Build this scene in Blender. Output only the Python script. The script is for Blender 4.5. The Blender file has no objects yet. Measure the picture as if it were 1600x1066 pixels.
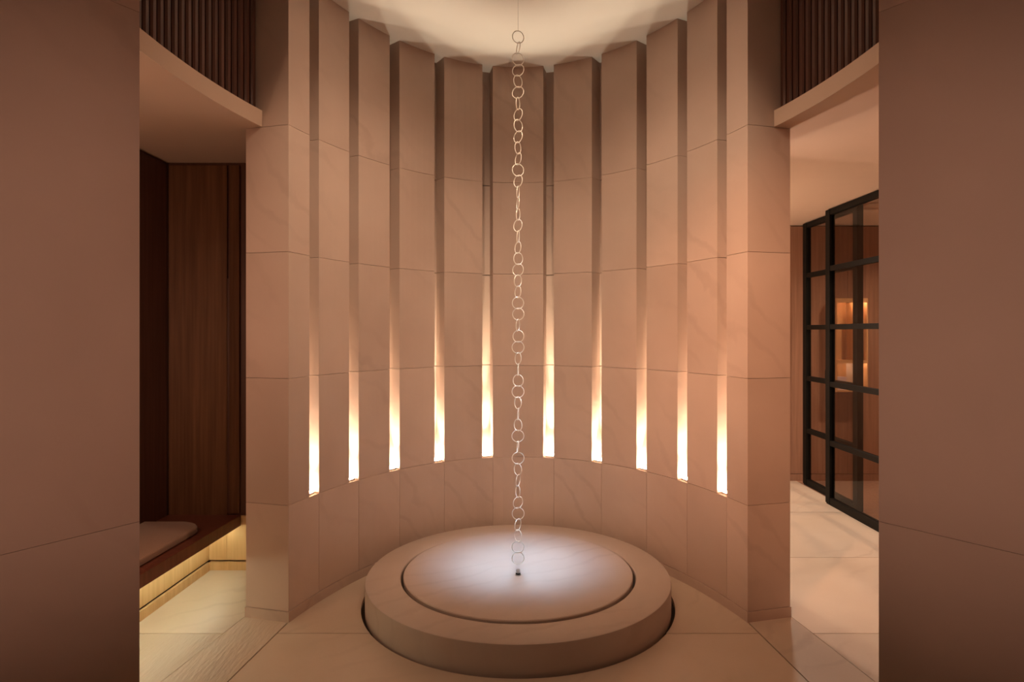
import bpy, bmesh, math, random
from mathutils import Vector, Matrix
random.seed(7)
S = bpy.context.scene
COL = S.collection
PI = math.pi

# ------------------------------------------------------------------ camera, world, lights, exposure
EYE, FPX = 1.7652, 979.74
cam_d = bpy.data.cameras.new('camera')
cam = bpy.data.objects.new('camera', cam_d); COL.objects.link(cam)
cam.location = (0, 0, EYE); cam.rotation_euler = (PI/2, 0, 0)
cam_d.sensor_fit = 'HORIZONTAL'; cam_d.sensor_width = 36.0
cam_d.lens = FPX / 1600 * 36.0
cam_d.shift_x = -9.5 / 1600
cam_d.shift_y = -(533 - 518.45) / 1600
cam_d.clip_start = 0.05
S.camera = cam

w = bpy.data.worlds.new('world'); S.world = w; w.use_nodes = True
w.node_tree.nodes['Background'].inputs[0].default_value = (1.0, 0.62, 0.40, 1)
w.node_tree.nodes['Background'].inputs[1].default_value = 0.02

S.view_settings.view_transform = 'Standard'
S.view_settings.look = 'None'
S.view_settings.exposure = 1.3
S.view_settings.gamma = 1.0
S.view_settings.use_curve_mapping = False

WARM = (1.0, 0.73, 0.51)
def spot(name, loc, target, energy, color, angle, blend=1.0, radius=0.04):
    d = bpy.data.lights.new(name, 'SPOT'); d.energy = energy; d.color = color
    d.spot_size = math.radians(angle); d.spot_blend = blend; d.shadow_soft_size = radius
    o = bpy.data.objects.new(name, d); COL.objects.link(o); o.location = loc
    o.rotation_euler = (Vector(target) - Vector(loc)).to_track_quat('-Z', 'Y').to_euler()
    return o
def point(name, loc, energy, color, radius=0.05):
    d = bpy.data.lights.new(name, 'POINT'); d.energy = energy; d.color = color; d.shadow_soft_size = radius
    o = bpy.data.objects.new(name, d); COL.objects.link(o); o.location = loc
    return o
# cool pin spot in the drum ceiling above the fountain
spot('fountain_downlight', (0.0, 4.42, 3.97), (0, 4.33, 0.17), 230, (0.33, 0.64, 1.0), 23, 1.0, 0.13)
# fill spot added to brighten the lower end of the chain
spot('chain_fill', (0.0, 3.05, 3.97), (0, 4.20, 0.35), 150, (0.62, 0.80, 1.0), 15, 1.0, 0.05)
# warm recessed downlights in the ceiling ring aimed at the curved wall
for sx in (-1, 1):
    spot('wall_washer', (sx*0.55, 2.2, 3.95), (sx*0.75, 5.0, 1.75), 68, WARM, 64, 1.0, 0.10)
for sx in (-1, 1):
    spot('side_fill', (-sx*0.6, 2.9, 3.95), (sx*1.35, 4.0, 2.35), 30, (1.0, 0.68, 0.46), 80, 1.0, 0.08)  # fill added out of view to lift the outer panels and fascia
spot('floor_fill', (0, 2.3, 3.95), (0, 4.0, 0.0), 14, WARM, 75, 1.0, 0.12)  # extra fill added for the floor and lower wall
# crossing fill spots, added to brighten the ends of the curved wall
for sx, en in ((-1, 4), (1, 125)):
    spot('wall_end_fill', (-sx*0.35, 1.46, 2.77), (sx*1.56, 3.85, 1.62), en, (1.0, 0.49, 0.27), 52, 1.0, 0.03)
# unseen fill spots added behind the camera to brighten the foreground piers
for sx in (-1, 1):
    spot('pier_fill', (sx*1.25, -0.8, 1.85), (-sx*1.3, 1.7, 1.80), 56, (1.0, 0.58, 0.42), 36, 1.0, 0.08)
# lights of the side rooms
point('bench_room_fill', (-2.35, 2.62, 1.75), 6.5, (1.0, 0.62, 0.42), 0.05)  # hidden fill added for the bench room ceiling, wood and cushion
spot('door_room_downlight', (2.35, 5.6, 3.0), (2.45, 5.5, 0), 50, (1.0, 1.0, 0.95), 130, 1.0, 0.06)
point('back_room_fill', (1.05, 6.45, 1.6), 46, (1.0, 0.78, 0.57), 0.08)  # fill added behind the curved wall, lifts the right room softly
spot('glass_room_fill', (4.2, 6.2, 3.0), (4.2, 6.5, 0), 60, WARM, 140, 1.0, 0.06)  # fill added to brighten the room behind the glass

# ------------------------------------------------------------------ helpers
def new_obj(name, me, mat=None, parent=None, smooth=False):
    o = bpy.data.objects.new(name, me); COL.objects.link(o)
    if mat: 
        if not me.materials: me.materials.append(mat)
    if parent: o.parent = parent
    if smooth:
        for p in me.polygons: p.use_smooth = True
    return o
def bm_obj(name, bm, mat=None, parent=None, smooth=False):
    bmesh.ops.recalc_face_normals(bm, faces=bm.faces)
    me = bpy.data.meshes.new(name); bm.to_mesh(me); bm.free()
    return new_obj(name, me, mat, parent, smooth)
def empty(name, loc=(0, 0, 0)):
    o = bpy.data.objects.new(name, None); COL.objects.link(o); o.location = loc
    o.empty_display_size = 0.1
    return o
def tag(o, label, cat, group=None):
    o['label'] = label; o['category'] = cat
    if group: o['group'] = group
    return o
def struct(o, label=None):
    o['kind'] = 'structure'
    if label: o['label'] = label
    return o
def prism_bm(poly, z0, z1, bm=None):
    bm = bm or bmesh.new()
    lo = [bm.verts.new((p[0], p[1], z0)) for p in poly]
    hi = [bm.verts.new((p[0], p[1], z1)) for p in poly]
    n = len(poly)
    bm.faces.new(lo[::-1]); bm.faces.new(hi)
    for i in range(n):
        bm.faces.new((lo[i], lo[(i+1) % n], hi[(i+1) % n], hi[i]))
    return bm
def prism(name, poly, z0, z1, mat, parent=None, bevel=0):
    bm = prism_bm(poly, z0, z1)
    if bevel: bevel_bm(bm, bevel)
    bmesh.ops.recalc_face_normals(bm, faces=bm.faces); bm.normal_update()
    big = [f for f in bm.faces if len(f.verts) > 4]
    if big: bmesh.ops.triangulate(bm, faces=big)
    return bm_obj(name, bm, mat, parent)
def bevel_bm(bm, r, seg=2, sharp=0.6):
    bm.normal_update()
    bmesh.ops.recalc_face_normals(bm, faces=bm.faces)
    es = [e for e in bm.edges if len(e.link_faces) == 2 and e.calc_face_angle(0) > sharp]
    bmesh.ops.bevel(bm, geom=es, offset=r, segments=seg, profile=0.5, affect='EDGES')
def box_bm(x0, x1, y0, y1, z0, z1, bm=None):
    return prism_bm([(x0, y0), (x1, y0), (x1, y1), (x0, y1)], z0, z1, bm)
def box(name, x0, x1, y0, y1, z0, z1, mat, parent=None, bevel=0):
    bm = box_bm(x0, x1, y0, y1, z0, z1)
    if bevel: bevel_bm(bm, bevel)
    return bm_obj(name, bm, mat, parent)
def lathe(name, prof, mat, parent=None, loc=(0, 0, 0), n=96, smooth=True, closed=False):
    bm = bmesh.new(); rings = []
    for r, z in prof:
        if r < 1e-6: rings.append([bm.verts.new((loc[0], loc[1], loc[2]+z))])
        else: rings.append([bm.verts.new((loc[0]+r*math.cos(2*PI*k/n), loc[1]+r*math.sin(2*PI*k/n), loc[2]+z)) for k in range(n)])
    prs = list(zip(rings, rings[1:])) + ([(rings[-1], rings[0])] if closed else [])
    for a, b in prs:
        for k in range(n):
            k2 = (k+1) % n
            if len(a) == 1 and len(b) == 1: continue
            if len(a) == 1: bm.faces.new((a[0], b[k], b[k2]))
            elif len(b) == 1: bm.faces.new((a[k], a[k2], b[0]))
            else: bm.faces.new((a[k], a[k2], b[k2], b[k]))
    o = bm_obj(name, bm, mat, parent, smooth)
    if smooth:
        me = o.data
        try: me.set_sharp_from_angle(angle=math.radians(35))
        except Exception: pass
    return o

# ------------------------------------------------------------------ materials
def base_mat(name, rough=0.6):
    m = bpy.data.materials.new(name); m.use_nodes = True
    nt = m.node_tree; b = nt.nodes['Principled BSDF']; b.inputs['Roughness'].default_value = rough
    return m, nt, b
def N(nt, t, **kw):
    n = nt.nodes.new(t)
    for k, v in kw.items(): setattr(n, k, v)
    return n
def obj_coords(nt, scale=(1, 1, 1), rot=(0, 0, 0), jitter=True):
    tc = N(nt, 'ShaderNodeTexCoord'); mp = N(nt, 'ShaderNodeMapping')
    mp.inputs['Scale'].default_value = scale; mp.inputs['Rotation'].default_value = rot
    if jitter:
        oi = N(nt, 'ShaderNodeObjectInfo'); ml = N(nt, 'ShaderNodeMath', operation='MULTIPLY')
        ml.inputs[1].default_value = 31.0; nt.links.new(oi.outputs['Random'], ml.inputs[0])
        ad = N(nt, 'ShaderNodeVectorMath', operation='ADD')
        nt.links.new(tc.outputs['Object'], ad.inputs[0]); nt.links.new(ml.outputs[0], ad.inputs[1])
        nt.links.new(ad.outputs[0], mp.inputs['Vector'])
    else:
        nt.links.new(tc.outputs['Object'], mp.inputs['Vector'])
    return mp.outputs['Vector']
def stone(name, c_main, c_dark, c_light, rough=0.62, vein=0.5, bump=0.02, rot=(0.5, 0.6, 0.3), grain=0.0, scale=1.0):
    m, nt, b = base_mat(name, rough); L = nt.links.new
    v = obj_coords(nt, (scale,)*3, rot)
    n1 = N(nt, 'ShaderNodeTexNoise'); n1.inputs['Scale'].default_value = 1.6; n1.inputs['Detail'].default_value = 6
    L(v, n1.inputs['Vector'])
    r1 = N(nt, 'ShaderNodeValToRGB'); r1.color_ramp.elements[0].position = 0.32; r1.color_ramp.elements[1].position = 0.72
    r1.color_ramp.elements[0].color = (*c_main, 1); r1.color_ramp.elements[1].color = (*c_light, 1)
    L(n1.outputs['Fac'], r1.inputs['Fac'])
    wv = N(nt, 'ShaderNodeTexWave'); wv.inputs['Scale'].default_value = 1.7; wv.inputs['Distortion'].default_value = 9.0
    wv.inputs['Detail'].default_value = 5; wv.inputs['Detail Scale'].default_value = 1.1; L(v, wv.inputs['Vector'])
    r2 = N(nt, 'ShaderNodeValToRGB'); r2.color_ramp.elements[0].position = 0.0; r2.color_ramp.elements[1].position = 0.22
    r2.color_ramp.elements[0].color = (1, 1, 1, 1); r2.color_ramp.elements[1].color = (0, 0, 0, 1)
    L(wv.outputs['Fac'], r2.inputs['Fac'])
    n3 = N(nt, 'ShaderNodeTexNoise'); n3.inputs['Scale'].default_value = 0.9; n3.inputs['Detail'].default_value = 3; L(v, n3.inputs['Vector'])
    r3 = N(nt, 'ShaderNodeValToRGB'); r3.color_ramp.elements[0].position = 0.48; r3.color_ramp.elements[1].position = 0.66
    L(n3.outputs['Fac'], r3.inputs['Fac'])
    mu = N(nt, 'ShaderNodeMath', operation='MULTIPLY'); L(r2.outputs['Color'], mu.inputs[0]); L(r3.outputs['Color'], mu.inputs[1])
    mv = N(nt, 'ShaderNodeMath', operation='MULTIPLY'); mv.inputs[1].default_value = vein; L(mu.outputs[0], mv.inputs[0])
    mx = N(nt, 'ShaderNodeMix', data_type='RGBA'); L(mv.outputs[0], mx.inputs['Factor'])
    L(r1.outputs['Color'], mx.inputs['A']); mx.inputs['B'].default_value = (*c_dark, 1)
    # slab-to-slab tone
    oi = N(nt, 'ShaderNodeObjectInfo'); mr = N(nt, 'ShaderNodeMapRange')
    mr.inputs['To Min'].default_value = 0.94; mr.inputs['To Max'].default_value = 1.05; L(oi.outputs['Random'], mr.inputs['Value'])
    hs = N(nt, 'ShaderNodeHueSaturation'); L(mr.outputs[0], hs.inputs['Value']); L(mx.outputs['Result'], hs.inputs['Color'])
    L(hs.outputs['Color'], b.inputs['Base Color'])
    n4 = N(nt, 'ShaderNodeTexNoise'); n4.inputs['Scale'].default_value = 55; n4.inputs['Detail'].default_value = 4
    if grain:
        v2 = obj_coords(nt, (14, 2.2, 14), (0, 0, 0.75), False); n4.inputs['Scale'].default_value = 4.0; L(v2, n4.inputs['Vector'])
    else: L(v, n4.inputs['Vector'])
    bp = N(nt, 'ShaderNodeBump'); bp.inputs['Strength'].default_value = max(bump, grain); bp.inputs['Distance'].default_value = 0.01
    L(n4.outputs['Fac'], bp.inputs['Height']); L(bp.outputs['Normal'], b.inputs['Normal'])
    return m
def wood(name, c1, c2, rough=0.5, flute=0.0, freq=60, axis='X', spec=0.4):
    m, nt, b = base_mat(name, rough); L = nt.links.new
    v = obj_coords(nt, (18, 18, 0.7))
    n1 = N(nt, 'ShaderNodeTexNoise'); n1.inputs['Scale'].default_value = 2.0; n1.inputs['Detail'].default_value = 6; L(v, n1.inputs['Vector'])
    r = N(nt, 'ShaderNodeValToRGB'); r.color_ramp.elements[0].position = 0.3; r.color_ramp.elements[1].position = 0.72
    r.color_ramp.elements[0].color = (*c1, 1); r.color_ramp.elements[1].color = (*c2, 1)
    L(n1.outputs['Fac'], r.inputs['Fac']); L(r.outputs['Color'], b.inputs['Base Color'])
    b.inputs['Specular IOR Level'].default_value = spec
    bp = N(nt, 'ShaderNodeBump'); bp.inputs['Distance'].default_value = 0.004; bp.inputs['Strength'].default_value = 0.15
    if flute:
        v2 = obj_coords(nt, (1, 1, 1), jitter=False)
        wv = N(nt, 'ShaderNodeTexWave'); wv.bands_direction = axis; wv.inputs['Scale'].default_value = freq; L(v2, wv.inputs['Vector'])
        bp.inputs['Strength'].default_value = flute; L(wv.outputs['Fac'], bp.inputs['Height'])
    else: L(n1.outputs['Fac'], bp.inputs['Height'])
    L(bp.outputs['Normal'], b.inputs['Normal'])
    return m
def plain(name, c, rough=0.6, metal=0.0, noise=0.06):
    m, nt, b = base_mat(name, rough); L = nt.links.new
    b.inputs['Metallic'].default_value = metal
    v = obj_coords(nt, (1, 1, 1), jitter=False)
    n = N(nt, 'ShaderNodeTexNoise'); n.inputs['Scale'].default_value = 6; n.inputs['Detail'].default_value = 3; L(v, n.inputs['Vector'])
    r = N(nt, 'ShaderNodeValToRGB')
    r.color_ramp.elements[0].color = (*[x*(1-noise) for x in c], 1); r.color_ramp.elements[1].color = (*[min(1, x*(1+noise)) for x in c], 1)
    L(n.outputs['Fac'], r.inputs['Fac']); L(r.outputs['Color'], b.inputs['Base Color'])
    return m
def emit(name, c, s):
    m, nt, b = base_mat(name, 0.5)
    b.inputs['Base Color'].default_value = (*c, 1)
    b.inputs['Emission Color'].default_value = (*c, 1); b.inputs['Emission Strength'].default_value = s
    return m
def fabric(name, c):
    m, nt, b = base_mat(name, 0.95); L = nt.links.new
    v = obj_coords(nt, (1, 1, 1), jitter=False)
    n = N(nt, 'ShaderNodeTexNoise'); n.inputs['Scale'].default_value = 260; n.inputs['Detail'].default_value = 2; L(v, n.inputs['Vector'])
    r = N(nt, 'ShaderNodeValToRGB'); r.color_ramp.elements[0].color = (*[x*0.75 for x in c], 1); r.color_ramp.elements[1].color = (*[min(1, x*1.2) for x in c], 1)
    L(n.outputs['Fac'], r.inputs['Fac']); L(r.outputs['Color'], b.inputs['Base Color'])
    bp = N(nt, 'ShaderNodeBump'); bp.inputs['Strength'].default_value = 0.4; bp.inputs['Distance'].default_value = 0.003
    L(n.outputs['Fac'], bp.inputs['Height']); L(bp.outputs['Normal'], b.inputs['Normal'])
    b.inputs['Sheen Weight'].default_value = 0.2
    return m
def glass(name):
    m = bpy.data.materials.new(name); m.use_nodes = True; nt = m.node_tree; nt.nodes.clear(); L = nt.links.new
    out = N(nt, 'ShaderNodeOutputMaterial'); tr = N(nt, 'ShaderNodeBsdfTransparent'); gl = N(nt, 'ShaderNodeBsdfGlossy')
    tr.inputs['Color'].default_value = (0.86, 0.83, 0.80, 1); gl.inputs['Roughness'].default_value = 0.03
    fr = N(nt, 'ShaderNodeFresnel'); fr.inputs['IOR'].default_value = 1.4
    ge = N(nt, 'ShaderNodeNewGeometry'); iv = N(nt, 'ShaderNodeMath', operation='SUBTRACT'); iv.inputs[0].default_value = 1.0; L(ge.outputs['Backfacing'], iv.inputs[1])
    fm = N(nt, 'ShaderNodeMath', operation='MULTIPLY'); L(fr.outputs[0], fm.inputs[0]); L(iv.outputs[0], fm.inputs[1])
    mx = N(nt, 'ShaderNodeMixShader'); L(fm.outputs[0], mx.inputs[0]); L(tr.outputs[0], mx.inputs[1]); L(gl.outputs[0], mx.inputs[2])
    L(mx.outputs[0], out.inputs['Surface'])
    return m

M_STONE = stone('limestone', (0.52, 0.385, 0.312), (0.36, 0.25, 0.195), (0.60, 0.455, 0.375), 0.62, 0.28, 0.03)
M_FLOOR = stone('floor_limestone', (0.56, 0.44, 0.33), (0.44, 0.33, 0.25), (0.62, 0.50, 0.39), 0.40, 0.45, 0.05, rot=(0.1, 0.1, 0.9))
M_FLOORG = stone('combed_limestone', (0.56, 0.44, 0.33), (0.44, 0.33, 0.25), (0.62, 0.50, 0.39), 0.45, 0.3, 0.05, grain=0.35)
M_BASIN = stone('basin_limestone', (0.50, 0.40, 0.335), (0.39, 0.30, 0.245), (0.555, 0.455, 0.39), 0.5, 0.3, 0.03, rot=(0.2, 0.1, 1.1))
M_GROUT = plain('dark_joint', (0.05, 0.032, 0.022), 0.9)
M_CORE = plain('mortar', (0.30, 0.22, 0.17), 0.9)
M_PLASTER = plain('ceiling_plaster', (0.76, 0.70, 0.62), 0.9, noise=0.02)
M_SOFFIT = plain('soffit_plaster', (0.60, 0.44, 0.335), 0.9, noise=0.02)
M_WOOD = wood('walnut_fluted', (0.125, 0.052, 0.022), (0.21, 0.095, 0.042), 0.5, 0.5, 55, 'X')
M_WOODD = wood('walnut_dark', (0.095, 0.042, 0.028), (0.14, 0.062, 0.040), 0.5)
M_BENCH = wood('bench_walnut', (0.15, 0.044, 0.026), (0.21, 0.066, 0.038), 0.42)
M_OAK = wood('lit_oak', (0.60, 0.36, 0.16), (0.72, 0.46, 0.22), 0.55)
M_SLAT = wood('slat_walnut', (0.058, 0.021, 0.013), (0.105, 0.039, 0.024), 0.36)
M_REDWOOD = wood('red_panel_wood', (0.27, 0.135, 0.083), (0.37, 0.19, 0.12), 0.55, 0.25, 30, 'X')
M_BLACK = plain('blackened_steel', (0.0045, 0.004, 0.003), 0.6, 0.0)
M_BLACK.node_tree.nodes['Principled BSDF'].inputs['Specular IOR Level'].default_value = 0.18
M_STEEL = plain('satin_steel', (0.45, 0.43, 0.41), 0.3, 1.0)
M_RING = plain('pale_ring_metal', (0.95, 0.90, 0.82), 0.28, 0.15)
M_CUSHION = fabric('cushion_wool', (0.42, 0.265, 0.19))
M_GLASS = glass('door_glass')
M_HALL = plain('hall_plaster', (0.45, 0.32, 0.24), 0.9)
M_LENS = emit('uplight_lens', (1.0, 0.87, 0.67), 44.0)
M_STRIP = emit('bench_led', (0.94, 1.0, 0.72), 10.0)

# ------------------------------------------------------------------ oval drum geometry
A, B, C = 1.5075, 2.4058, 2.8899
CEIL, SOFF = 4.0, 3.0233
LEV = [0.7088, 1.4803, 2.2518, 3.0233, CEIL]
def ep(t, off=0.0):                      # t: 0 at the back of the oval, + to the right
    x, y = A*math.sin(t), C + B*math.cos(t)
    nx, ny = math.sin(t)/A, math.cos(t)/B
    l = math.hypot(nx, ny)
    return (x + off*nx/l, y + off*ny/l)
def t_px(px):                            # angle on the oval seen at a horizontal offset px from the vanishing point
    lo, hi = 0.0, 1.35
    for _ in range(60):
        m = (lo+hi)/2; x, y = ep(m)
        if FPX*x/y < px: lo = m
        else: hi = m
    return (lo+hi)/2
SLOTS = [(t_px(a), t_px(b)) for a, b in ((39.4, 55.9), (115.2, 130.4), (185.1, 200.7), (249.1, 264.0), (311.2, 326.0))]
T_END = t_px(358.7)
DEP, THK = 0.14, 0.30
def arc(t0, t1, off, n=8): return [ep(t0+(t1-t0)*k/n, off) for k in range(n+1)]
def ring_poly(t0, t1, o0, o1, n=8): return arc(t0, t1, o0, n) + arc(t0, t1, o1, n)[::-1]

# floor ---------------------------------------------------------------
floor = struct(box('floor', -4.6, 5.3, -4.1, 7.6, -0.12, -0.03, M_GROUT))
BX, BY, BR, BH = 0.0, 4.2112, 1.0, 0.1639
RG = 1.024
def xi(y): return 1.395 + 0.105*(3.81-y)
def xo(y): return 1.692 + 0.15*(3.872-y)
ZJ = 3.667; G = 0.0028
def slab(poly, mat=M_FLOOR): return prism('floor_slab', poly, -0.03, 0.0, mat, floor)
# row in front of and beside the fountain
ang = math.acos((BY-ZJ)/RG)
arcp = [(RG*math.sin(a), BY-RG*math.cos(a)) for a in [-ang + 2*ang*k/40 for k in range(41)]]
slab([(-xi(ZJ)+G, ZJ-G)] + [(p[0], min(p[1], ZJ-G)) for p in arcp] + [(xi(ZJ)-G, ZJ-G), (xi(2.2)-G, 2.2+G), (-xi(2.2)+G, 2.2+G)])
for s in (-1, 1):
    a0 = math.pi - 0.004
    side = [(s*RG*math.sin(a), BY-RG*math.cos(a)) for a in [ang + (a0-ang)*k/40 for k in range(41)]]
    side = [(p[0], max(p[1], ZJ+G)) for p in side]
    outer = [(s*ep(t, 0.10)[0], ep(t, 0.10)[1]) for t in [0.003 + (T_END-0.003)*k/20 for k in range(21)]]
    slab(side + outer + [(s*(xi(3.81)-G), 3.80), (s*(xi(ZJ)-G), ZJ+G)])
    # threshold strip under the wall line
    slab([(s*(xi(3.83)+G), 3.86), (s*(xo(3.88)-G), 3.90), (s*(xo(2.3)-G), 2.3), (s*(xi(2.3)+G), 2.3)], M_FLOORG if s < 0 else M_FLOOR)
slab([(-xi(2.2)+G, 2.2-G), (xi(2.2)-G, 2.2-G), (xi(0.2)-G, 0.2), (-xi(0.2)+G, 0.2)])
slab([(-4.5, 0.2-G), (4.5, 0.2-G), (4.5, -4.0), (-4.5, -4.0)])
for s in (-1, 1):
    slab([(s*(xi(2.298)+G), 2.298), (s*4.5, 2.298), (s*4.5, 0.2), (s*(xi(0.2)+G), 0.2)])
# left room
slab([(-xo(ZJ)-G, ZJ-G), (-2.7, ZJ-G), (-2.7, 2.3), (-xo(2.3)-G, 2.3)], M_FLOORG)
slab([(-xo(ZJ)-G, ZJ+G), (-xo(3.9)-G, 3.9), (-1.40, 4.75), (-2.7, 4.75), (-2.7, ZJ+G)])
# right room
XD = 3.29
slab([(xo(ZJ)+G, ZJ-G), (XD, ZJ-G), (XD, 2.3), (xo(2.3)+G, 2.3)])
slab([(xo(ZJ)+G, ZJ+G), (xo(3.9)+G, 3.9), (1.45, 4.9-G), (XD, 4.9-G), (XD, ZJ+G)])
slab([(0.5, 5.75), (1.3, 4.9+G), (XD, 4.9+G), (XD, 6.13-G), (0.5, 6.13-G)])
slab([(0.5, 6.13+G), (XD, 6.13+G), (XD, 7.42), (0.5, 7.42)])
prism('timber_floor', [(XD+0.01, 2.3), (5.2, 2.3), (5.2, 7.42), (XD+0.01, 7.42)], -0.03, 0.0, M_REDWOOD, floor)

# curved back wall -----------------------------------------------------
core = prism('wall_back', ring_poly(-SLOTS[4][0]-0.02, SLOTS[4][0]+0.02, DEP+0.03, THK, 40), 0, CEIL, M_CORE)
struct(core, 'curved pale limestone wall with ten tall lit slots')
J = 0.0013
courses = list(zip(LEV[:-1], LEV[1:]))
edges = [(-SLOTS[0][0], SLOTS[0][0])]
for k in range(4):
    edges.append((SLOTS[k][1], SLOTS[k+1][0])); edges.append((-SLOTS[k+1][0], -SLOTS[k][1]))
for (t0, t1) in edges:
    for z0, z1 in courses:
        prism('stone_panel', ring_poly(t0, t1, 0, DEP+0.028, 6), z0+J, z1-J if z1 < CEIL else z1, M_STONE, core)
end_in = arc(SLOTS[4][1], T_END, 0, 5); end_out = arc(SLOTS[4][0]+0.021, T_END, THK, 5)
end_poly = end_in + end_out[::-1] + [ep(SLOTS[4][0]+0.021, DEP+0.029), ep(SLOTS[4][1], DEP+0.029)]
for s in (-1, 1):
    for z0, z1 in [(0.064, LEV[0])] + courses:
        prism('end_stone', [(s*p[0], p[1]) for p in end_poly] if z0 > 0.1 else [(s*p[0], p[1]) for p in arc(SLOTS[4][(s+1)//2]+0.0006, T_END, 0, 5) + arc(SLOTS[4][0]+0.021, T_END, THK, 5)[::-1] + [ep(SLOTS[4][0]+0.021, DEP+0.029), ep(SLOTS[4][(s+1)//2]+0.0006, DEP+0.029)]],
              z0+J, z1-J if z1 < CEIL else z1, M_STONE, core)
    for k, (a, b) in enumerate(SLOTS):
        for z0, z1 in courses:
            prism('slot_liner', [(s*p[0], p[1]) for p in ring_poly(a, b, DEP, DEP+0.028, 2)], z0+0.003, z1-0.003 if z1 < CEIL else z1, M_STONE, core)
# base course: joints fall at the slot edges nearest the middle on the left, as on the right
js = [-SLOTS[k][0] for k in (4, 3, 2, 1, 0)] + [SLOTS[k][1] for k in range(5)]
for t0, t1 in zip(js[:-1], js[1:]):
    prism('base_stone', ring_poly(t0+0.0007, t1-0.0007, 0, DEP+0.028, 6), 0.064+J, LEV[0]-J, M_STONE, core)
sk = arc(-T_END, T_END, -0.005, 60); so = arc(-T_END, T_END, THK+0.005, 60)
# the end faces get the same projecting skirting
dE = Vector(ep(T_END+0.002)) - Vector(ep(T_END)); dE.normalize(); dE *= 0.005
pad = lambda p, s: (p[0] + s*dE.x, p[1] + dE.y)
sk = [pad(sk[0], -1)] + sk[1:-1] + [pad(sk[-1], 1)]; so = [pad(so[0], -1)] + so[1:-1] + [pad(so[-1], 1)]
bmk = bmesh.new()
mid = arc(-SLOTS[4][0], SLOTS[4][0], DEP+0.028, 50)
prism('skirting', sk + so[-8:][::-1] + mid[::-1] + so[:8][::-1], 0.0, 0.062, M_STONE, core)

# ceilings --------------------------------------------------------------
struct(box('ceiling', -4.6, 5.3, -4.1, 5.9, CEIL, CEIL+0.1, M_PLASTER))
FO = 0.183
def t_at_y(y, o):
    lo, hi = 0.3, PI-0.1
    for _ in range(60):
        m = (lo+hi)/2
        if ep(m, o)[1] > y: lo = m
        else: hi = m
    return (lo+hi)/2
t_near = t_at_y(2.40, FO)
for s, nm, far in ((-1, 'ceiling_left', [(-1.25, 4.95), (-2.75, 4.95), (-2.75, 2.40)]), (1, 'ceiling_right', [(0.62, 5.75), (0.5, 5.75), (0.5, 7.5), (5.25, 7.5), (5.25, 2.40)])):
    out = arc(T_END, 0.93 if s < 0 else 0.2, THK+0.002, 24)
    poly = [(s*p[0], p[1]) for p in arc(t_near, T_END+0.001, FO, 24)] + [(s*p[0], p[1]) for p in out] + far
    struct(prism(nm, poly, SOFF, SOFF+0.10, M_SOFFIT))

# slatted screens above the side openings ------------------------------
SL_O = 0.245
bm = prism_bm([(-0.021, -0.020), (-0.012, -0.030), (0.012, -0.030), (0.021, -0.020), (0.021, 0.024), (-0.021, 0.024)], SOFF+0.10, CEIL)
bmesh.ops.recalc_face_normals(bm, faces=bm.faces)
slat_me = bpy.data.meshes.new('slat'); bm.to_mesh(slat_me); bm.free(); slat_me.materials.append(M_SLAT)
for s, nm in ((-1, 'left'), (1, 'right')):
    scr = empty('slatted_screen', (s*1.75, 3.1, SOFF+0.10))
    tag(scr, 'dark walnut slatted screen above the %s opening, over the %s' % (nm, 'bench' if s < 0 else 'black glass doors'), 'screen')
    bk = prism('backing_board', [(s*p[0], p[1]) for p in ring_poly(T_END+0.005, t_near, SL_O+0.03, SL_O+0.055, 24)], SOFF+0.10, CEIL, M_WOODD)
    bk.parent = scr; bk.matrix_parent_inverse = Matrix.Translation(-scr.location)
    # walk the curve at equal spacing
    t = T_END + 0.014; last = Vector(ep(t, SL_O)); pts = [(t, last)]
    while t < t_near - 0.02:
        t += 0.0004; p = Vector(ep(t, SL_O))
        if (p-last).length >= 0.0575: pts.append((t, p)); last = p
    for t, p in pts:
        o = bpy.data.objects.new('slat', slat_me); COL.objects.link(o); o.parent = scr
        nx, ny = math.sin(t)/A, math.cos(t)/B
        o.location = (s*p.x - scr.location.x, p.y - scr.location.y, -scr.location.z)
        o.rotation_euler = (0, 0, math.atan2(ny, s*nx) - PI/2)

# foreground piers -------------------------------------------------------
for s, nm, xe in ((-1, 'wall_front_left', 1.147), (1, 'wall_front_right', 1.093)):
    d = Vector((0.185 if s < 0 else 0.208, -0.288))
    p1 = (xe + d.x*5, 1.9 + d.y*5)
    poly = [(xe, 1.9), (1.47, 2.38), (5.25 if s > 0 else 4.55, 2.38), (5.25 if s > 0 else 4.55, p1[1]), p1]
    root = None
    inner = [(xe+0.02, 1.895), (1.475, 2.375), (4.5, 2.375), (4.5, p1[1]+0.01), (p1[0]+0.02, p1[1]+0.01)]
    root = struct(prism(nm, [(s*x, y) for x, y in inner], 0, CEIL, M_CORE))
    for z0, z1 in ((0, 1.19), (1.19, 2.733), (2.733, CEIL)):
        prism('pier_stone', [(s*x, y) for x, y in poly], z0+(0.0006 if z0 else 0), z1-(0.0006 if z1 < CEIL else 0), M_STONE, root)

# unseen header added to keep light off the upper wall ends
struct(prism('shading_header', [(-1.36, 1.60), (1.33, 1.60), (1.50, 1.32), (-1.50, 1.32)], 2.80, CEIL, M_STONE))
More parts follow.
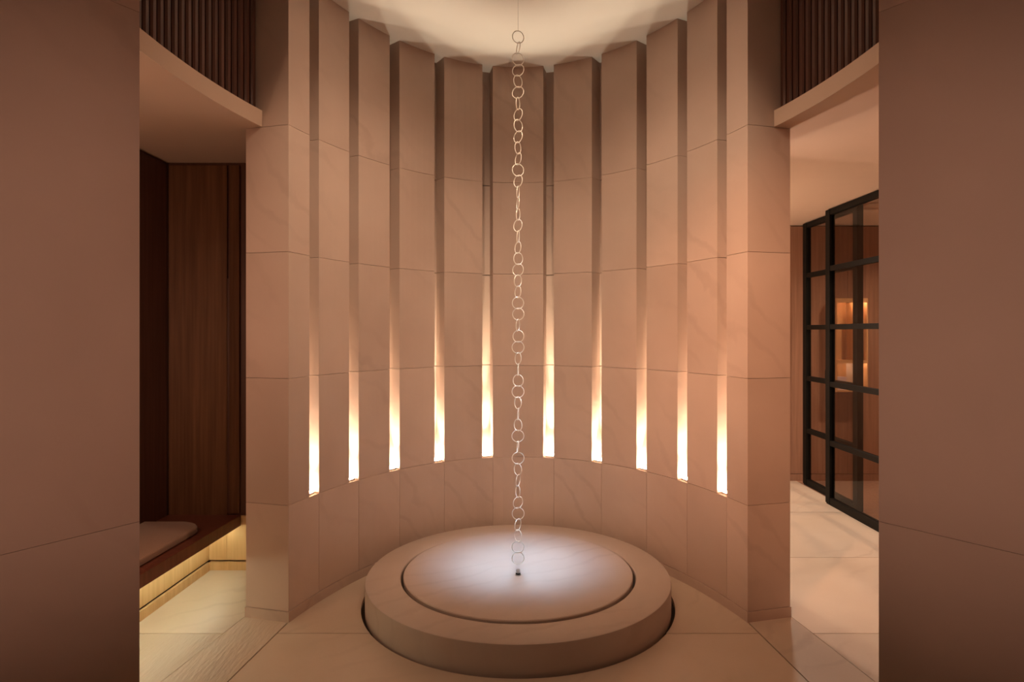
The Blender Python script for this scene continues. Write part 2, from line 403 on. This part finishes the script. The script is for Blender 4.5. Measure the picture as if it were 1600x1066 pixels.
# hall shell behind the camera, side-room walls ---------------------------
struct(box('wall_rear', -4.6, 5.3, -4.2, -4.0, 0, CEIL, M_HALL))
struct(box('wall_hall_left', -4.7, -4.5, -4.0, 0.46, 0, CEIL, M_HALL))
struct(box('wall_hall_right', 4.5, 4.7, -4.0, 0.46, 0, CEIL, M_HALL))
YB = 4.648
wl = struct(box('wall_left', -2.75, -2.615, 2.38, 4.95, 0, SOFF, M_WOODD))
wlb = struct(box('wall_left_back', -2.615, -1.22, YB+0.02, 4.95, 0, SOFF, M_WOODD))
for y0, y1 in ((4.62, 3.55), (3.545, 2.40)):
    box('wall_panel', -2.613, -2.592, y1, y0, 0.0, SOFF-0.03, M_WOODD, wl)
box('wall_panel', -2.590, -2.158, YB, YB+0.018, 0.075, SOFF-0.025, M_WOOD, wlb)
box('wall_panel', -2.136, -2.066, YB-0.006, YB+0.018, 0.42, SOFF-0.025, M_WOOD, wlb)
pull = box('recessed_pull', -2.157, -2.137, YB+0.004, YB+0.018, 0.42, 2.16, M_WOODD, wlb)
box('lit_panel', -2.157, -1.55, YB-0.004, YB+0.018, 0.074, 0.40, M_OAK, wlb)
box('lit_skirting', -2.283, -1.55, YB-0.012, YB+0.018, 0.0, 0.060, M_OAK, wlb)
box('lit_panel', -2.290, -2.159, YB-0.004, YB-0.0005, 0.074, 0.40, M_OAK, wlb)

wrb = struct(box('wall_right_back', 0.4, 5.3, 7.45, 7.6, 0, SOFF, M_CORE))
xs = [0.5, 1.35, 2.2, 3.05, 3.9, 4.75, 5.2]
for x0, x1 in zip(xs[:-1], xs[1:]):
    box('wall_panel', x0+0.002, x1-0.002, 7.42, 7.449, 0.085, SOFF-0.012, M_REDWOOD, wrb)
box('skirting', 0.5, 5.2, 7.41, 7.449, 0.0, 0.08, M_REDWOOD, wrb)
struct(box('wall_right', 5.2, 5.3, 2.38, 7.45, 0, SOFF, M_REDWOOD))
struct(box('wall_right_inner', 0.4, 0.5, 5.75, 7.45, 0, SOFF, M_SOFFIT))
struct(box('wall_return', 1.36, 1.66, 4.475, 4.56, 0, SOFF, M_STONE))

# fountain ---------------------------------------------------------------
ft = tag(empty('fountain', (BX, BY, 0)), 'low round limestone fountain basin in the middle of the niche', 'fountain')
RI = 0.775
lathe('rim', [(RI, 0.04), (RI, BH-0.006), (RI+0.006, BH), (BR-0.012, BH), (BR-0.003, BH-0.004), (BR, BH-0.013), (BR, -0.028), (RI, -0.028)], M_BASIN, ft, n=160, closed=True)
RD = 0.758
lathe('disc', [(0, BH+0.009), (RD-0.005, BH+0.009), (RD, BH+0.004), (RD, 0.05), (0, 0.05)], M_BASIN, ft, n=160)
lathe('groove_bed', [(0, 0.035), (RI+0.002, 0.035), (RI+0.002, 0.049), (0, 0.049)], M_GROUT, ft, n=96)
sp = lathe('spout', [(0, 0), (0.020, 0), (0.020, 0.004), (0.0135, 0.006), (0.0135, 0.031), (0.011, 0.034), (0, 0.034)], M_STEEL, ft, loc=(0, 4.106-BY, BH+0.009), n=24)
sp['label'] = 'small steel water spout'
lathe('spout_collar', [(0.0136, 0.006), (0.0160, 0.006), (0.0160, 0.014), (0.0136, 0.014)], M_BLACK, sp, loc=(0, 4.106-BY, BH+0.009), n=24, closed=True)

# ring chain --------------------------------------------------------------
CY = 4.106
Z0, NR, PIT = 0.241, 48, 0.0726
WR = 0.0028; RM = PIT/2 + WR
bm = bmesh.new(); n1, n2 = 28, 7; grid = []
for i in range(n1):
    a = 2*PI*i/n1; row = []
    for j in range(n2):
        b = 2*PI*j/n2; r = RM + WR*math.cos(b)
        row.append(bm.verts.new((r*math.cos(a), WR*math.sin(b), r*math.sin(a))))
    grid.append(row)
for i in range(n1):
    for j in range(n2):
        bm.faces.new((grid[i][j], grid[(i+1) % n1][j], grid[(i+1) % n1][(j+1) % n2], grid[i][(j+1) % n2]))
bmesh.ops.recalc_face_normals(bm, faces=bm.faces)
ring_me = bpy.data.meshes.new('ring'); bm.to_mesh(ring_me); bm.free(); ring_me.materials.append(M_RING)
for p in ring_me.polygons: p.use_smooth = True
ch = tag(empty('ring_chain', (0, CY, Z0)), 'tall chain of pale metal rings hanging above the fountain', 'chain')
wid = [1, 1, .6, .5, 1, .8, .35, .35, .6, 1, .12, 1, .65, .1, .55, 1, .85, .08, .5, 1, .9, .3, .95, .95, .5, .6, .9, .75]
for k in range(NR):
    wv = wid[k] if k < len(wid) else (0.95 if k in (44, 45, 47) else random.choice((.3, .5, .7, .95, .2)))
    o = bpy.data.objects.new('ring', ring_me); COL.objects.link(o); o.parent = ch
    o.location = (random.uniform(-.0015, .0015), 0, RM + WR + k*PIT)
    sgn = 1 if k % 2 else -1
    o.rotation_euler = (sgn*0.06, 0, sgn*math.acos(wv))
zt = NR*PIT + 2*RM - PIT
lathe('hanging_wire', [(0, 0), (0.0008, 0), (0.0008, CEIL-Z0-zt), (0, CEIL-Z0-zt)], M_STEEL, ch, loc=(0, 0, zt), n=8)

# slot uplights -------------------------------------------------------------
ordn = ['first', 'second', 'third', 'fourth', 'fifth']
for s in (-1, 1):
    for k, (a, b) in enumerate(SLOTS):
        tm = (a+b)/2; c = ep(tm, DEP*0.5); ang_ = -s*math.atan2(math.sin(tm)/A, math.cos(tm)/B)
        root = empty('slot_uplight', (s*c[0], c[1], LEV[0])); root.rotation_euler = (0, 0, ang_)
        tag(root, 'uplight glowing in the %s slot to the %s of the hanging chain' % (ordn[k], 'left' if s < 0 else 'right'), 'light', 'uplights in the wall slots')
        wd = (Vector(ep(a)) - Vector(ep(b))).length/2 - 0.010
        box('housing', -wd, wd, -0.045, 0.055, 0.0, 0.010, M_STEEL, root)
        box('lens', -wd+0.006, wd-0.006, -0.035, 0.045, 0.0102, 0.014, M_LENS, root)
        for aim, ang2, en in ((0.95, 10, 150), (0.36, 26, 24)):
            d = bpy.data.lights.new('beam', 'SPOT'); d.energy = en; d.color = (1.0, 0.80, 0.54); d.spot_size = math.radians(ang2); d.spot_blend = 1.0; d.shadow_soft_size = 0.01
            o = bpy.data.objects.new('beam', d); COL.objects.link(o); o.parent = root; o.location = (0, -0.04, 0.02)
            o.rotation_euler = (PI - math.atan2(0.11, aim), 0, 0)
        d = bpy.data.lights.new('ceiling_beam', 'SPOT'); d.energy = 24; d.color = (1.0, 0.86, 0.66); d.spot_size = math.radians(43); d.spot_blend = 0.75; d.shadow_soft_size = 0.004
        o = bpy.data.objects.new('ceiling_beam', d); COL.objects.link(o); o.parent = root; o.location = (0, -0.030, 0.022); o.rotation_euler = (PI, 0, 0)

# bench with cushion ----------------------------------------------------------
bt = 0.41
def bxf(y): return -2.05 - 0.0487*(YB-y)
bench = tag(empty('bench', (-2.3, 3.6, 0)), 'dark red walnut bench along the left wall, lit from below', 'bench')
def child(o, root):
    o.parent = root; o.matrix_parent_inverse = Matrix.Translation(-Vector(root.location)); return o
child(prism('seat_board', [(-2.590, YB-0.008), (bxf(YB), YB-0.008), (bxf(2.42), 2.42), (-2.590, 2.42)], bt-0.08, bt, M_BENCH, bevel=0.004), bench)
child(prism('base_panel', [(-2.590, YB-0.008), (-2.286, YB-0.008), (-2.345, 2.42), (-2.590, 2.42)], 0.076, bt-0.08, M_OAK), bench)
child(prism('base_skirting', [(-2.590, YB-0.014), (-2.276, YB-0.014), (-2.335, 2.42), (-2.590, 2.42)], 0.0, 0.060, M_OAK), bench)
child(prism('base_groove', [(-2.590, YB-0.014), (-2.296, YB-0.014), (-2.355, 2.42), (-2.590, 2.42)], 0.060, 0.076, M_GROUT), bench)
led = tag(prism('led_strip', [(-2.165, YB-0.03), (-2.150, YB-0.03), (-2.250, 2.45), (-2.265, 2.45)], bt-0.092, bt-0.081, M_STRIP), 'warm glowing light strip under the front of the bench', 'light')
bm = bmesh.new()
def cus(o): 
    r = 0.17 - o*0.6; x0, x1, y0, y1 = -2.585+o, -2.145-o, 2.5+o, 4.33-o
    pts = [(x0, y0), (x1, y0)]
    for k in range(11):
        a = k/10*PI/2; pts.append((x1-r+r*math.cos(a)+(-0.0), y1-r+r*math.sin(a)))
    pts.append((x0, y1)); return [(x-0.0487*(y1-y)*0.8*(1 if x > -2.5 else 0), y) for x, y in pts]
prof = [(0.010, 0.0), (0.0, 0.008), (0.0, 0.032), (0.005, 0.042), (0.016, 0.048)]
rows = [[bm.verts.new((x, y, bt+0.0005+z)) for x, y in cus(o)] for o, z in prof]
for a, b in zip(rows[:-1], rows[1:]):
    n = len(a)
    for i in range(n): bm.faces.new((a[i], a[(i+1) % n], b[(i+1) % n], b[i]))
bm.faces.new(rows[0][::-1]); bm.faces.new(rows[-1])
cu = bm_obj('seat_cushion', bm, M_CUSHION, None, True)
try: cu.data.set_sharp_from_angle(angle=math.radians(50))
except Exception: pass
tag(cu, 'thin tan wool seat cushion with rounded corner on the bench', 'cushion')

# glazed sliding doors -----------------------------------------------------------
RZ = [0.03, 0.63, 1.23, 1.815, 2.41, 3.0]
def door(name, x, y0, y1, label, handle):
    r = empty(name, (x, (y0+y1)/2, 0)); tag(r, label, 'door', 'black glazed sliding doors')
    th, st, rl = 0.06, 0.085, 0.05
    for ya, yb in ((y0, y0+st), (y1-st, y1)):
        child(box('stile', x, x+th, ya, yb, 0.012, RZ[-1]+0.012, M_BLACK, bevel=0.003), r)
    for k, z in enumerate(RZ):
        hh = 0.045 if k in (0, 5) else 0.026
        z0 = max(0.012, z-hh); z1 = z+hh if k < 5 else RZ[-1]+0.012
        child(box('rail', x+0.004, x+th-0.004, y0+st, y1-st, z0, z1, M_BLACK, bevel=0.003), r)
    for k in range(5):
        child(box('pane', x+th/2-0.004, x+th/2+0.004, y0+st, y1-st, RZ[k]+(0.045 if k == 0 else 0.026), RZ[k+1]-(0.045 if k == 4 else 0.026), M_GLASS), r)
    if handle:
        h = child(box('door_pull', x-0.03, x-0.012, y0+0.06, y0+0.10, 1.29, 1.39, M_STEEL if False else M_BLACK, bevel=0.003), r)
        child(box('pull_mount', x-0.012, x, y0+0.07, y0+0.09, 1.32, 1.36, M_BLACK), r)
    return r
door('sliding_door', 3.165, 5.02, 6.46, 'black steel sliding door with glass panes, the nearer of the two', False)
door('sliding_door', 3.30, 6.10, 7.27, 'black steel sliding door with glass panes, the farther one by the wood wall', False)
trk = tag(empty('door_track', (3.25, 5.0, 0)), 'flat black floor tracks under the glass doors', 'track')
child(box('track_rail', 3.172, 3.218, 2.45, 6.45, 0.0, 0.011, M_BLACK), trk)
child(box('track_rail', 3.307, 3.353, 2.45, 7.26, 0.0, 0.011, M_BLACK), trk)
hp = tag(box('door_lock', 3.262, 3.299, 6.63, 6.67, 1.25, 1.36, M_BLACK, bevel=0.004), 'small black lock case on the farther glass door', 'lock')

# cabinet and things built in place of a reflection in the glass ------------------------------------------
cab = tag(empty('reflection_cabinet', (3.85, 7.4, 1.07)), 'open cabinet standing in for a lit reflection in the glass doors', 'cabinet')
cx0, cx1, cy0, cy1, cz0, cz1 = 3.665, 4.03, 7.22, 7.419, 1.07, 2.15
M_CABO = wood('cabinet_oak', (0.55, 0.30, 0.13), (0.66, 0.38, 0.18), 0.5)
M_PALE = plain('pale_panel', (0.72, 0.60, 0.52), 0.6)
for nm, b in (('side_panel', (cx0, cx0+0.012, cy0, cy1, cz0, cz1)), ('side_panel', (cx1-0.012, cx1, cy0, cy1, cz0, cz1)),
              ('top_panel', (cx0+0.012, cx1-0.012, cy0, cy1, cz1-0.03, cz1)), ('bottom_panel', (cx0+0.012, cx1-0.012, cy0, cy1, cz0, cz0+0.02)),
              ('shelf', (cx0+0.012, cx1-0.012, cy0+0.01, cy1-0.012, 1.415, 1.435)), ('back_panel', (cx0+0.012, cx0+0.21, cy1-0.012, cy1, cz0+0.02, cz1-0.03)),
              ('divider', (cx0+0.212, cx0+0.236, cy0+0.01, cy1-0.012, 1.437, cz1-0.03))):
    child(box(nm, *b, M_CABO), cab)
child(box('front_lip', cx0+0.012, cx1-0.012, cy0, cy0+0.012, cz1-0.05, cz1-0.0305, M_CABO), cab)
child(box('front_lip', cx0+0.012, cx1-0.012, cy0+0.002, cy0+0.0095, 1.400, 1.437, M_CABO), cab)
child(box('pale_back_panel', cx0+0.212, cx1-0.012, cy1-0.012, cy1, cz0+0.02, cz1-0.03, M_PALE), cab)
child(box('cabinet_fill', cx0+0.02, cx1-0.02, cy0+0.02, cy0+0.035, cz1-0.036, cz1-0.031, emit('cabinet_fill_glow', (1.0, 0.78, 0.56), 26.0)), cab)  # glow strips added to light the stand-in cabinet
child(box('cabinet_fill', cx0+0.02, cx1-0.02, cy0+0.02, cy0+0.03, 1.409, 1.4145, emit('cabinet_fill_glow_low', (1.0, 0.78, 0.56), 14.0)), cab)
def item(name, bm, mat, label, cat): return tag(bm_obj(name, bm, mat), label, cat)
zb_ = cz0+0.0205
item('reflection_box', box_bm(3.69, 3.80, 7.26, 7.36, zb_, zb_+0.15), plain('lilac_box', (0.66, 0.55, 0.62), 0.6), 'pale lilac box on the bottom of the cabinet standing in for a reflection', 'box')
lathe_bottle = lathe('bottle', [(0, 0), (0.020, 0), (0.022, 0.004), (0.022, 0.10), (0.016, 0.118), (0.009, 0.126), (0.009, 0.15), (0, 0.15)], plain('green_glaze', (0.30, 0.45, 0.36), 0.25), None, (3.93, 7.30, zb_), 24)
tag(lathe_bottle, 'small green bottle on the bottom of the cabinet standing in for a reflection', 'bottle')
jar = lathe('jar', [(0, 0), (0.03, 0), (0.042, 0.03), (0.042, 0.07), (0.026, 0.10), (0.030, 0.115), (0, 0.115)], plain('terracotta', (0.55, 0.28, 0.17), 0.5), None, (3.96, 7.30, 1.4355), 24)
tag(jar, 'rounded terracotta jar on the shelf of the cabinet standing in for a reflection', 'jar')

# wall sconce behind the right end of the curved wall --------------------------------
sc = tag(empty('wall_sconce', (1.55, 4.474, 1.6)), 'slim vertical wall lamp behind the right end of the curved wall', 'lamp')
child(box('back_plate', 1.53, 1.57, 4.464, 4.4745, 0.5, 2.7, M_STEEL), sc)
child(box('diffuser', 1.538, 1.562, 4.452, 4.4635, 0.5, 2.7, emit('sconce_diffuser', (1.0, 0.74, 0.58), 22.0)), sc)
